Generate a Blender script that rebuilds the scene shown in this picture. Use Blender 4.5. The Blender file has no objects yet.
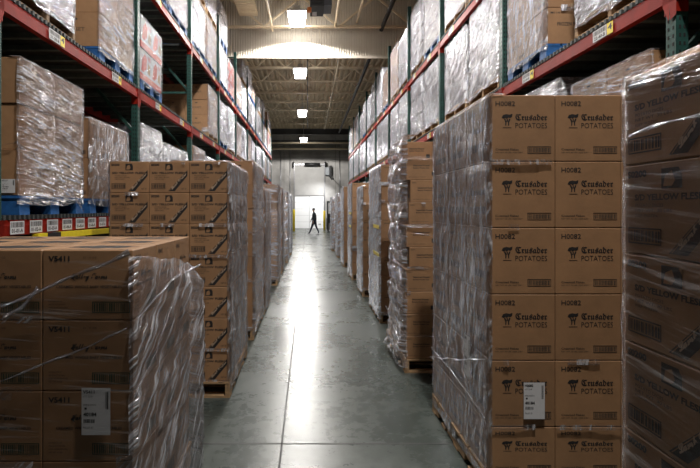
import bpy, math, random
from mathutils import Vector, Matrix, noise, Euler
R = random.Random(11)
SC = bpy.context.scene
COL = SC.collection
PI = math.pi
CAMZ = 1.65

# ------------------------------------------------------------------ materials
def mat(name):
    m = bpy.data.materials.new(name); m.use_nodes = True
    nt = m.node_tree; nt.nodes.clear()
    out = nt.nodes.new('ShaderNodeOutputMaterial')
    return m, nt, out

def N(nt, t, **kw):
    n = nt.nodes.new(t)
    for k, v in kw.items():
        if k.startswith('_'): setattr(n, k[1:], v)
        else:
            key = int(k[1:]) if k[0] == 'i' and k[1:].isdigit() else k.replace('__', ' ')
            n.inputs[key].default_value = v
    return n

def L(nt, a, b): nt.links.new(a, b)

def ramp(nt, src, stops):
    r = nt.nodes.new('ShaderNodeValToRGB')
    el = r.color_ramp.elements
    el[0].position, el[0].color = stops[0][0], (*stops[0][1], 1)
    el[1].position, el[1].color = stops[-1][0], (*stops[-1][1], 1)
    for p, c in stops[1:-1]:
        e = el.new(p); e.color = (*c, 1)
    L(nt, src, r.inputs[0])
    return r.outputs[0]

def simple(name, col, rough=.6, metal=0, var=.15, nscale=20, bump=.0, bscale=60, vary_obj=0, spec=.5):
    """plain procedural surface: colour broken up by noise"""
    m, nt, out = mat(name)
    p = N(nt, 'ShaderNodeBsdfPrincipled', Roughness=rough, Metallic=metal)
    p.inputs['Specular IOR Level'].default_value = spec
    tc = nt.nodes.new('ShaderNodeTexCoord')
    n = N(nt, 'ShaderNodeTexNoise', Scale=nscale, Detail=5.0, Roughness=.6)
    L(nt, tc.outputs['Object'], n.inputs['Vector'])
    a = tuple(c * (1 - var) for c in col); b = tuple(min(1, c * (1 + var)) for c in col)
    c = ramp(nt, n.outputs['Fac'], [(.3, a), (.7, b)])
    if vary_obj:
        oi = nt.nodes.new('ShaderNodeObjectInfo')
        mr = N(nt, 'ShaderNodeMapRange', i3=1 - vary_obj, i4=1 + vary_obj)
        L(nt, oi.outputs['Random'], mr.inputs[0])
        hs = N(nt, 'ShaderNodeHueSaturation')
        L(nt, c, hs.inputs['Color']); L(nt, mr.outputs[0], hs.inputs['Value'])
        c = hs.outputs[0]
    L(nt, c, p.inputs['Base Color'])
    if bump:
        n2 = N(nt, 'ShaderNodeTexNoise', Scale=bscale, Detail=3.0)
        L(nt, tc.outputs['Object'], n2.inputs['Vector'])
        bp = N(nt, 'ShaderNodeBump', Strength=bump, Distance=.004)
        L(nt, n2.outputs['Fac'], bp.inputs['Height']); L(nt, bp.outputs[0], p.inputs['Normal'])
    L(nt, p.outputs[0], out.inputs[0])
    return m

def wood_mat(name, col, var=.45):
    m, nt, out = mat(name)
    p = N(nt, 'ShaderNodeBsdfPrincipled', Roughness=.75)
    tc = nt.nodes.new('ShaderNodeTexCoord')
    mp = N(nt, 'ShaderNodeMapping', Scale=(4, 4, 40))
    n = N(nt, 'ShaderNodeTexNoise', Scale=2.5, Detail=6.0)
    L(nt, tc.outputs['Object'], mp.inputs[0]); L(nt, mp.outputs[0], n.inputs['Vector'])
    a = tuple(c * (1 - var) for c in col); b = tuple(min(1, c * (1 + var)) for c in col)
    L(nt, ramp(nt, n.outputs['Fac'], [(.3, a), (.7, b)]), p.inputs['Base Color'])
    L(nt, p.outputs[0], out.inputs[0])
    return m

def film_mat(name, base=.12, amp=.6, scale=(3, 26), rot=.15, tint=(.72, .73, .78), rough=.2, seed=0., bump=.6, lo=.42, hi=.72, edge=.45, gloss=.10):
    """stretch film: clear sheet with milky streaks along the direction of pull, which also paint in highlights, and sharp creases"""
    m, nt, out = mat(name)
    tc = nt.nodes.new('ShaderNodeTexCoord')
    oi = nt.nodes.new('ShaderNodeObjectInfo')
    off = N(nt, 'ShaderNodeVectorMath', _operation='ADD')
    mul = N(nt, 'ShaderNodeMath', _operation='MULTIPLY', i1=37.0)
    L(nt, oi.outputs['Random'], mul.inputs[0])
    L(nt, tc.outputs['UV'], off.inputs[0]); L(nt, mul.outputs[0], off.inputs[1])
    def coords(ang, sc, loc):
        a = N(nt, 'ShaderNodeMapping', Rotation=(0, 0, ang)); b = N(nt, 'ShaderNodeMapping', Scale=sc, Location=loc)
        L(nt, off.outputs[0], a.inputs[0]); L(nt, a.outputs[0], b.inputs[0]); return b
    mp = coords(rot, (scale[0], scale[1], 1), (seed, seed, 0))
    n1 = N(nt, 'ShaderNodeTexNoise', Scale=1.0, Detail=6.0, Roughness=.62, Distortion=.6)
    L(nt, mp.outputs[0], n1.inputs['Vector'])
    # second, coarser family of folds crossing the first
    mp2 = coords(rot-.35, (scale[0]*1.2, scale[1]*.35, 1), (seed+5, seed, 0))
    n2 = N(nt, 'ShaderNodeTexNoise', Scale=1.0, Detail=4.0, Roughness=.5, Distortion=1.0)
    L(nt, mp2.outputs[0], n2.inputs['Vector'])
    mx = N(nt, 'ShaderNodeMath', _operation='MULTIPLY')
    a1 = N(nt, 'ShaderNodeMath', _operation='ADD', i1=.5)
    L(nt, n2.outputs['Fac'], a1.inputs[0]); L(nt, n1.outputs['Fac'], mx.inputs[0]); L(nt, a1.outputs[0], mx.inputs[1])
    # hair-thin streaks riding on the broad ones
    mp3 = coords(rot+.06, (scale[0]*2.0, scale[1]*3.2, 1), (seed*2, seed, 0))
    n3 = N(nt, 'ShaderNodeTexNoise', Scale=1.0, Detail=3.0, Roughness=.5, Distortion=.4)
    L(nt, mp3.outputs[0], n3.inputs['Vector'])
    m3 = N(nt, 'ShaderNodeMath', _operation='MULTIPLY_ADD', i1=.75, i2=-.375); L(nt, n3.outputs['Fac'], m3.inputs[0])
    m4 = N(nt, 'ShaderNodeMath', _operation='ADD'); L(nt, mx.outputs[0], m4.inputs[0]); L(nt, m3.outputs[0], m4.inputs[1]); mx = m4
    mr = N(nt, 'ShaderNodeMapRange', i1=lo, i2=hi, i3=base, i4=min(1, base + amp)); mr.clamp = True  # pale streaks: film milkiness plus glints painted into the diffuse colour
    L(nt, mx.outputs[0], mr.inputs[0])
    lw = N(nt, 'ShaderNodeLayerWeight', Blend=.35)
    pw = N(nt, 'ShaderNodeMath', _operation='MULTIPLY', i1=edge)
    L(nt, lw.outputs['Facing'], pw.inputs[0])
    ad = N(nt, 'ShaderNodeMath', _operation='ADD', _use_clamp=True)
    L(nt, mr.outputs[0], ad.inputs[0]); L(nt, pw.outputs[0], ad.inputs[1])
    bsum = N(nt, 'ShaderNodeMath', _operation='ADD')
    L(nt, mx.outputs[0], bsum.inputs[0]); L(nt, n2.outputs['Fac'], bsum.inputs[1])
    bp = N(nt, 'ShaderNodeBump', Strength=bump, Distance=.03)
    L(nt, bsum.outputs[0], bp.inputs['Height'])
    df = nt.nodes.new('ShaderNodeBsdfDiffuse'); df.inputs[0].default_value = (*tint, 1); L(nt, bp.outputs[0], df.inputs['Normal'])
    gl = nt.nodes.new('ShaderNodeBsdfGlossy'); gl.inputs['Color'].default_value = (.93, .94, 1, 1); gl.inputs['Roughness'].default_value = rough; L(nt, bp.outputs[0], gl.inputs['Normal'])
    tr = nt.nodes.new('ShaderNodeBsdfTransparent'); tr.inputs[0].default_value = (.93, .92, .92, 1)
    fr = nt.nodes.new('ShaderNodeFresnel'); fr.inputs['IOR'].default_value = 1.5; L(nt, bp.outputs[0], fr.inputs['Normal'])
    fm = N(nt, 'ShaderNodeMath', _operation='MULTIPLY_ADD', _use_clamp=True, i1=.55); L(nt, fr.outputs[0], fm.inputs[0])
    gs = N(nt, 'ShaderNodeMath', _operation='MULTIPLY_ADD', i1=.35, i2=gloss); L(nt, mr.outputs[0], gs.inputs[0]); L(nt, gs.outputs[0], fm.inputs[2])
    m1 = nt.nodes.new('ShaderNodeMixShader'); L(nt, ad.outputs[0], m1.inputs[0]); L(nt, tr.outputs[0], m1.inputs[1]); L(nt, df.outputs[0], m1.inputs[2])
    m2 = nt.nodes.new('ShaderNodeMixShader'); L(nt, fm.outputs[0], m2.inputs[0]); L(nt, m1.outputs[0], m2.inputs[1]); L(nt, gl.outputs[0], m2.inputs[2])
    L(nt, m2.outputs[0], out.inputs[0])
    return m

def emit(name, col, s):
    m, nt, out = mat(name)
    e = N(nt, 'ShaderNodeEmission', Strength=s); e.inputs[0].default_value = (*col, 1)
    L(nt, e.outputs[0], out.inputs[0])
    return m

CARD = simple('cardboard', (.30, .165, .080), .62, var=.10, nscale=9, bump=.15, bscale=30, vary_obj=.10)
CARD_SEAM = simple('cardboard_seam', (.20, .115, .06), .7)
TAPE = simple('packing_tape', (.42, .29, .17), .25)
INK = simple('black_ink', (.022, .02, .02), .5, var=.2)
INK_GREEN = simple('green_ink', (.03, .055, .03), .5)
PALE_INK = simple('unprinted_letter', (.42, .31, .22), .6)
PAPER = simple('label_paper', (.62, .62, .63), .5, var=.04)
CARD_WHITE = simple('white_carton', (.42, .42, .44), .5, var=.08, nscale=6, vary_obj=.12)
CARD_GREY = simple('grey_sack', (.26, .26, .28), .55, var=.12, nscale=6, vary_obj=.15)
RED_INK = simple('red_ink', (.45, .05, .03), .5)
DARKCARD = simple('dark_carton', (.14, .11, .10), .6, vary_obj=.2)
WOOD = wood_mat('pallet_wood', (.38, .235, .12))
WOOD_D = wood_mat('old_pallet_wood', (.22, .14, .08))
BLUE = simple('blue_pallet_paint', (.015, .10, .30), .6, var=.4, nscale=12)
RED = simple('rack_red_paint', (.24, .013, .006), .5, spec=.15, var=.25, nscale=8, bump=.1)
GREEN = simple('rack_green_paint', (.02, .065, .055), .45, spec=.3, var=.3, nscale=14, bump=.1)
HOLE = simple('dark_slot', (.008, .008, .008), .9)
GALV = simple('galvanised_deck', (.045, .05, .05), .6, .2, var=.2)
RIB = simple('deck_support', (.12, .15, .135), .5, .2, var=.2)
YEL = simple('yellow_paint', (.80, .62, .02), .45, var=.08)
BLK = simple('black_plastic', (.015, .015, .016), .45)
STEEL = simple('steel', (.30, .30, .31), .35, .7)
FILM = film_mat('stretch_film', base=.03, amp=.55, rot=.12, seed=1, edge=.04, lo=.50, hi=.68, rough=.13, bump=.9, gloss=.05, tint=(.8,.8,.85))
FILM_V = film_mat('stretch_film_upright_streaks', base=.03, amp=.6, scale=(22, 3.5), rot=.2, seed=4, lo=.49, hi=.68, edge=.05, bump=.8, rough=.17, gloss=.04, tint=(.78,.78,.82))
FILM_D = film_mat('stretch_film_slanted', base=.03, amp=.65, scale=(2.2, 24), rot=-.85, seed=9, lo=.50, hi=.68, edge=.05, bump=.8, rough=.14, gloss=.06, tint=(.85,.85,.9))
FILM_S = film_mat('stretch_film_dense', base=.12, amp=.8, scale=(2.6, 13), rot=-.6, tint=(.74, .76, .82), seed=14, bump=1.0, rough=.15, lo=.44, hi=.64, edge=.08, gloss=.12)
FILM_S2 = film_mat('stretch_film_dense_wrinkled', base=.08, amp=.8, scale=(3.5, 16), rot=-.3, tint=(.70, .72, .78), seed=21, bump=1.0, rough=.15, lo=.46, hi=.66, edge=.08, gloss=.12)
FILM_C = film_mat('stretch_film_clear', base=.0, amp=.22, scale=(1.4, 24), rot=.03, tint=(.6, .6, .62), seed=31, bump=.5, lo=.56, hi=.80, edge=.0, gloss=.0, rough=.12)
FILM_R = film_mat('stretch_film_gathered', base=.02, amp=.5, scale=(3, 60), rot=0, seed=3, bump=1.0, lo=.48, hi=.68, edge=.0, gloss=.1)

# ------------------------------------------------------------------ mesh builder
class MB:
    def __init__(s): s.v, s.f, s.m, s.mats, s.uv, s.sm = [], [], [], [], None, []
    def mi(s, m):
        if m not in s.mats: s.mats.append(m)
        return s.mats.index(m)
    def quadbox(s, x0, x1, y0, y1, z0, z1, m):
        b = len(s.v); k = s.mi(m)
        s.v += [(x0,y0,z0),(x1,y0,z0),(x1,y1,z0),(x0,y1,z0),(x0,y0,z1),(x1,y0,z1),(x1,y1,z1),(x0,y1,z1)]
        for q in ((0,3,2,1),(4,5,6,7),(0,1,5,4),(1,2,6,5),(2,3,7,6),(3,0,4,7)):
            s.f.append(tuple(b+i for i in q)); s.m.append(k); s.sm.append(False)
    def bar(s, p, q, w, h, m, up=(0,0,1)):
        p, q = Vector(p), Vector(q); d = (q-p).normalized(); u = Vector(up)
        if abs(d.dot(u)) > .95: u = Vector((0,1,0))
        a = d.cross(u).normalized()*w/2; c = a.cross(d).normalized()*h/2
        b = len(s.v); k = s.mi(m)
        for e in (p, q):
            for t in (-a-c, a-c, a+c, -a+c): s.v.append(tuple(e+t))
        for f in ((0,1,2,3),(7,6,5,4),(0,4,5,1),(1,5,6,2),(2,6,7,3),(3,7,4,0)):
            s.f.append(tuple(b+i for i in f)); s.m.append(k); s.sm.append(False)
    def tube(s, pts, r, m, n=8):
        k = s.mi(m); pts = [Vector(p) for p in pts]; rings = []
        for i, p in enumerate(pts):
            d = (pts[min(i+1, len(pts)-1)] - pts[max(i-1, 0)]).normalized()
            u = Vector((0,0,1)) if abs(d.z) < .9 else Vector((0,1,0))
            a = d.cross(u).normalized(); c = a.cross(d)
            rr = r[i] if isinstance(r, (list, tuple)) else r
            b = len(s.v); rings.append(b)
            for j in range(n):
                t = 2*PI*j/n; s.v.append(tuple(p + a*math.cos(t)*rr + c*math.sin(t)*rr))
        for i in range(len(rings)-1):
            for j in range(n):
                j2 = (j+1) % n
                s.f.append((rings[i]+j, rings[i]+j2, rings[i+1]+j2, rings[i+1]+j)); s.m.append(k); s.sm.append(True)
        for b, rev in ((rings[0], True), (rings[-1], False)):
            f = tuple(b+j for j in range(n)); s.f.append(f[::-1] if rev else f); s.m.append(k); s.sm.append(False)
    def poly(s, pts, m):
        b = len(s.v); s.v += [tuple(p) for p in pts]; s.f.append(tuple(range(b, b+len(pts)))); s.m.append(s.mi(m)); s.sm.append(False)
    def build(s, name, parent=None, loc=(0,0,0), rot=0):
        me = s.mesh(name); return link(name, me, parent, loc, rot)
    def mesh(s, name):
        me = bpy.data.meshes.new(name); me.from_pydata(s.v, [], s.f)
        for m in s.mats: me.materials.append(m)
        me.polygons.foreach_set('material_index', s.m)
        me.polygons.foreach_set('use_smooth', s.sm)
        me.update(); return me

def link(name, data, parent=None, loc=(0,0,0), rot=0):
    o = bpy.data.objects.new(name, data); COL.objects.link(o); o.location = loc
    if rot: o.rotation_euler.z = rot
    if parent is not None: o.parent = parent
    return o

def tag(o, label=None, cat=None, group=None, kind=None):
    if label: o['label'] = label
    if cat: o['category'] = cat
    if group: o['group'] = group
    if kind: o['kind'] = kind
    return o

def thing(name, label, cat, loc=(0,0,0), rot=0, group=None):
    return tag(link(name, None, None, loc, rot), label, cat, group)

def bevel(o, w, seg=2):
    b = o.modifiers.new('b', 'BEVEL'); b.width = w; b.segments = seg; b.limit_method = 'ANGLE'; b.angle_limit = .8

# ------------------------------------------------------------------ text
_tc = {}
def text_polys(s, bold=0):
    key = (s, bold)
    if key in _tc: return _tc[key]
    c = bpy.data.curves.new('t', 'FONT'); c.body = s; c.size = 1; c.offset = bold; c.resolution_u = 2
    o = bpy.data.objects.new('t', c); COL.objects.link(o)
    dg = bpy.context.evaluated_depsgraph_get(); dg.update()
    me = bpy.data.meshes.new_from_object(o.evaluated_get(dg))
    vs = [(v.co.x, v.co.y) for v in me.vertices]; fs = [tuple(p.vertices) for p in me.polygons]
    bpy.data.objects.remove(o); bpy.data.curves.remove(c); bpy.data.meshes.remove(me)
    x0 = min(v[0] for v in vs); x1 = max(v[0] for v in vs); y0 = min(v[1] for v in vs); y1 = max(v[1] for v in vs)
    vs = [((x-x0)/(x1-x0), (y-y0)/(y1-y0)) for x, y in vs]
    _tc[key] = (vs, fs, (x1-x0)/(y1-y0)); return _tc[key]

class Face:
    """a printable face: maps (u, v) in metres, origin lower-left, to 3D just proud of the surface"""
    def __init__(s, mb, o, du, dv, w, h, n=None, lift=.0008):
        s.mb, s.o, s.du, s.dv, s.w, s.h = mb, Vector(o), Vector(du), Vector(dv), w, h
        s.n = s.du.cross(s.dv).normalized() if n is None else Vector(n); s.lift = lift
    def P(s, u, v, e=0): return tuple(s.o + s.du*u + s.dv*v + s.n*(s.lift+e))
    def rect(s, u0, v0, u1, v1, m, e=0):   # fractions of the face
        w, h = s.w, s.h
        s.mb.poly([s.P(u0*w, v0*h, e), s.P(u1*w, v0*h, e), s.P(u1*w, v1*h, e), s.P(u0*w, v1*h, e)], m)
    def pg(s, pts, m, e=0): s.mb.poly([s.P(u*s.w, v*s.h, e) for u, v in pts], m)
    def text(s, t, u0, v0, u1, v1, m, bold=0, e=0, ang=None):
        vs, fs, _ = text_polys(t, bold); b = len(s.mb.v); k = s.mb.mi(m)
        if ang is None:
            s.mb.v += [s.P((u0+(u1-u0)*x)*s.w, (v0+(v1-v0)*y)*s.h, e) for x, y in vs]
        else:      # running from (u0,v0) to (u1,v1), height = ang (metres)
            p = Vector((u0*s.w, v0*s.h)); q = Vector((u1*s.w, v1*s.h)); d = q-p; nn = Vector((-d.y, d.x)).normalized()*ang
            for x, y in vs:
                r = p + d*x + nn*y; s.mb.v.append(s.P(r.x, r.y, e))
        for f in fs: s.mb.f.append(tuple(b+i for i in f)); s.mb.m.append(k); s.mb.sm.append(False)
    def bars(s, u0, v0, u1, v1, m, n=22, seed=1, e=0):
        r = random.Random(seed); x = 0; xs = []
        while x < 1:
            w = r.choice((.4,.8,1.2))/n*.9; xs.append((x, min(1, x+w))); x += w + r.choice((.35,.7))/n*1.2
        for a, b in xs: s.rect(u0+(u1-u0)*a, v0, u0+(u1-u0)*b, v1, m, e)
    def frame(s, u0, v0, u1, v1, m, t=.0025):
        tu, tv = t/s.w, t/s.h
        s.rect(u0, v0, u1, v0+tv, m); s.rect(u0, v1-tv, u1, v1, m); s.rect(u0, v0+tv, u0+tu, v1-tv, m); s.rect(u1-tu, v0+tv, u1, v1-tv, m)

def faces(mb, w, d, h):
    return dict(front=Face(mb, (-w/2,-d/2,0), (1,0,0), (0,0,1), w, h),
                right=Face(mb, (w/2,-d/2,0), (0,1,0), (0,0,1), d, h),
                left=Face(mb, (-w/2,d/2,0), (0,-1,0), (0,0,1), d, h),
                top=Face(mb, (-w/2,-d/2,h), (1,0,0), (0,1,0), w, d))

def rbox(mb, w, d, h, m, c=.004):
    """chamfered carton body"""
    b = len(mb.v); k = mb.mi(m); X, Y = w/2, d/2
    def ring(ix, z): return [(-X+ix,-Y,z),(X-ix,-Y,z),(X,-Y+ix,z),(X,Y-ix,z),(X-ix,Y,z),(-X+ix,Y,z),(-X,Y-ix,z),(-X,-Y+ix,z)]
    def ring2(z): return [(-X+c,-Y+c*.99,z),(X-c,-Y+c*.99,z),(X-c*.99,-Y+c,z),(X-c*.99,Y-c,z),(X-c,Y-c*.99,z),(-X+c,Y-c*.99,z),(-X+c*.99,Y-c,z),(-X+c*.99,-Y+c,z)]
    mb.v += ring2(0) + ring(c, c) + ring(c, h-c) + ring2(h)
    for r in range(3):
        for j in range(8):
            j2 = (j+1) % 8
            mb.f.append((b+r*8+j, b+r*8+j2, b+r*8+8+j2, b+r*8+8+j)); mb.m.append(k); mb.sm.append(False)
    mb.f.append(tuple(b+24+j for j in range(8))); mb.m.append(k); mb.sm.append(False)
    mb.f.append(tuple(b+j for j in range(8))[::-1]); mb.m.append(k); mb.sm.append(False)

GAP = .003
def carton(kind, w, d, h):
    mb = MB(); body = {'white': CARD_WHITE, 'red': CARD_WHITE, 'grey': CARD_GREY, 'dark': DARKCARD}.get(kind, CARD)
    W, D, H = w-GAP, d-GAP, h-.002
    rbox(mb, W, D, H, body); F = faces(mb, W, D, H)
    if kind != 'grey':
        F['top'].rect(0.0, .495, 1.0, .505, CARD_SEAM if body is CARD else INK)
    if kind == 'knight':
        f = F['front']
        f.text('H0082', .085, .835, .385, .91, INK, .012)
        f.text('𝕮𝖗𝖚𝖘𝖆𝖉𝖊𝖗', .39, .615, .875, .715, INK, .012)
        f.text('POTATOES', .39, .50, .875, .58, INK, -.004)
        # emblem: plumed head over a narrow standing shape
        f.pg([(.18,.66),(.20,.70),(.25,.715),(.30,.705),(.345,.72),(.34,.675),(.31,.655),(.28,.665),(.26,.64),(.24,.66),(.21,.645)], INK)
        f.pg([(.215,.64),(.235,.645),(.255,.60),(.25,.54),(.235,.54),(.235,.59)], INK)
        f.pg([(.315,.64),(.295,.645),(.275,.60),(.28,.54),(.295,.54),(.295,.59)], INK)
        f.rect(.255, .60, .275, .64, INK); f.rect(.20, .505, .33, .513, INK)
        f.text('Creamed Flakes', .085, .165, .44, .195, INK, .01)
        f.text('NET WT. 40 LBS  KEEP DRY', .085, .125, .50, .143, INK)
        f.frame(.575, .115, .935, .225, INK, .003); f.bars(.59, .135, .92, .205, INK, 26)
        for k in ('left', 'right'):
            g = F[k]; g.text('H0082', .1, .8, .4, .87, INK, .01); g.bars(.15, .2, .85, .32, INK, 24); g.text('𝕮𝖗𝖚𝖘𝖆𝖉𝖊𝖗', .2, .5, .8, .62, INK)
    elif kind == 'ribbon':
        for k in ('front', 'left', 'right'):
            f = F[k]
            f.text('S0200', .04, .855, .25, .935, INK, .05)
            f.rect(.40, .72, .59, .93, INK); f.pg([(.42,.745),(.50,.745),(.53,.80),(.50,.90),(.44,.86)], CARD, .0004); f.pg([(.56,.93),(.59,.93),(.59,.86)], CARD, .0004)
            f.text('S/D YELLOW FLESH', .06 if k == 'front' else .12, .60, .90 if k == 'front' else .78, .67, INK, .04)
            f.text('POTATO DICES', .13, .53, .42, .565, INK); f.text('NET WT. 30 LBS', .13, .475, .50, .51, INK); f.text('KEEP FROZEN', .13, .42, .36, .45, INK)
            f.frame(.05, .12, .40, .30, INK, .004); f.bars(.07, .15, .385, .27, INK, 18, 3)
            f.pg([(.47,.05),(.64,.05),(.96,.54),(.96,.74)], INK)
            f.pg([(.495,.06),(.505,.06),(.96,.725),(.96,.74)], CARD, .0004)
            f.text('𝓛𝓪𝓶𝓫 𝓦𝓮𝓼𝓽𝓸𝓷', .575, .095, .945, .60, PALE_INK, .03, .0005, ang=.021)
            f.text('NET 30', .80, .10, .93, .15, INK)
    elif kind == 'garden':
        for k in ('front', 'right'):
            f = F[k]
            f.text('V5411', .065, .835, .30, .915, INK, .035)
            f.text('𝓥𝓪𝓵𝓵𝓮𝔂 𝓕𝓪𝓻𝓶𝓼', .33, .55, .72, .67, INK, .03)
            f.pg([(.31,.60),(.36,.66),(.34,.60),(.37,.55)], INK)
            f.text('CREAMED WHOLE BABY VEGETABLES', .15, .455, .88, .495, INK, .02)
            for i, t in enumerate(('DISTRIBUTED BY', 'PRODUCT OF USA', 'KEEP REFRIGERATED', 'NET WT. 30 LBS')):
                f.text(t, .07, .255-i*.045, .22+.03*(i % 3), .275-i*.045, INK)
            f.frame(.55, .10, .97, .26, INK_GREEN, .004); f.bars(.57, .12, .95, .24, INK_GREEN, 26, 5)
            f.text('22 - 11 OZ', .45, .88, .60, .905, INK)
        g = F['top']
        for cx in (.5,):
            pts = []
            for i in range(60):
                a = 2*PI*i/60; r = 1+.10*math.sin(7*a+1)+.09*math.sin(11*a)
                pts.append((cx+.36*r*math.cos(a), .5+.22*r*math.sin(a)))
            g.pg(pts, INK)
        g.rect(.05, .08, .95, .11, INK)
    elif kind == 'wedge':
        for k in ('front', 'left', 'right'):
            f = F[k]
            f.text('R201', .05, .86, .17, .91, INK, .02)
            f.text('Seasoned Russet', .22, .62, .72, .695, INK, .03)
            f.text('Button Wedge Cut', .22, .50, .70, .575, INK, .03)
            f.rect(.78, .2, .90, .38, INK); f.text('KEEP FROZEN AT 0 F OR BELOW', .08, .12, .6, .15, INK)
    elif kind == 'plain':
        for k in ('front', 'left', 'right'):
            f = F[k]; f.text('M114', .07, .83, .25, .89, INK, .02); f.text('FROZEN FOODS', .2, .5, .75, .6, INK, .02); f.bars(.6, .1, .92, .2, INK, 16)
        F['front'].rect(.47, 0, .53, .12, TAPE); 
    elif kind == 'stamp':     # plain brown carton with small dark stamp
        for k in ('front', 'left', 'right'):
            f = F[k]; f.rect(.45, .78, .55, .83, INK); f.text('00482', .1, .82, .3, .88, INK); f.text('RUSSET', .3, .45, .7, .56, INK)
    elif kind == 'white':
        for k in ('front', 'left', 'right'):
            f = F[k]; f.bars(.6, .1, .9, .25, INK, 14); f.text('BUTTER', .15, .55, .6, .7, INK, .02)
    elif kind == 'red':
        for k in ('front', 'left', 'right'):
            f = F[k]; f.rect(0, .0, 1, .22, RED_INK); f.pg([(.1,.3),(.3,.28),(.55,.45),(.6,.8),(.4,.9),(.2,.7)], RED_INK); f.pg([(.62,.35),(.9,.3),(.92,.6),(.7,.7)], CARD, .0003)
            f.text('FRIES', .66, .75, .93, .9, RED_INK, .03)
    return mb.mesh('carton_'+kind)

def sack_mesh(w, d, h):
    mb = MB(); rbox(mb, w-.01, d-.01, h-.004, CARD_GREY, .03); return mb.mesh('sack')

_cm = {}
def carton_mesh(kind, w, d, h):
    k = (kind, round(w,4), round(d,4), round(h,4))
    if k not in _cm: _cm[k] = carton(kind, w, d, h)
    return _cm[k]

# ------------------------------------------------------------------ pallets
_pm = {}
def pallet_mesh(w, d, kind, stringers='y'):
    """w along x, d along y; stringer pallet 0.14 high"""
    k = (round(w,3), round(d,3), kind, stringers)
    if k in _pm: return _pm[k]
    m = {'wood': WOOD, 'blue': BLUE, 'old': WOOD_D}[kind]; r = random.Random(str(k)); mb = MB()
    def j(a): return r.uniform(-a, a)
    if stringers == 'x':      # stringers run along x
        A, B = d, w
    else: A, B = w, d         # stringers run along y, boards along x
    def box(a0, a1, b0, b1, z0, z1):
        if stringers == 'x': mb.quadbox(b0, b1, a0, a1, z0, z1, m)
        else: mb.quadbox(a0, a1, b0, b1, z0, z1, m)
    if kind == 'blue':        # block pallet
        for a in (-A/2+.07, 0, A/2-.07):
            for b in (-B/2+.075, 0, B/2-.075): box(a-.065, a+.065, b-.073, b+.073, .02, .105)
            box(a-.065, a+.065, -B/2, B/2, 0, .02); box(a-.065, a+.065, -B/2, B/2, .103, .12)
    else:
        for a in (-A/2+.022, 0, A/2-.022):
            box(a-.02, a+.02, -B/2, -B/2+.18, .018, .122); box(a-.02, a+.02, -B/2+.42, B/2-.42, .018, .122); box(a-.02, a+.02, B/2-.18, B/2, .018, .122)
            box(a-.02, a+.02, -B/2+.15, B/2-.15, .062, .122)
        for b in (-B/2+.05, 0, B/2-.05, -B/4, B/4): box(-A/2+j(.004), A/2+j(.006), b-.048, b+.048, 0, .018)
    nb = 7; pitch = B/nb
    for i in range(nb):
        b0 = -B/2+i*pitch+.008; b1 = b0+pitch-.016
        if i == 0: b0 = -B/2
        if i == nb-1: b1 = B/2
        box(-A/2+j(.006), A/2+j(.008), b0+j(.003), b1+j(.003), .121, .14+j(.0015))
    me = mb.mesh('wooden_pallet'); _pm[k] = me; return me

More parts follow.
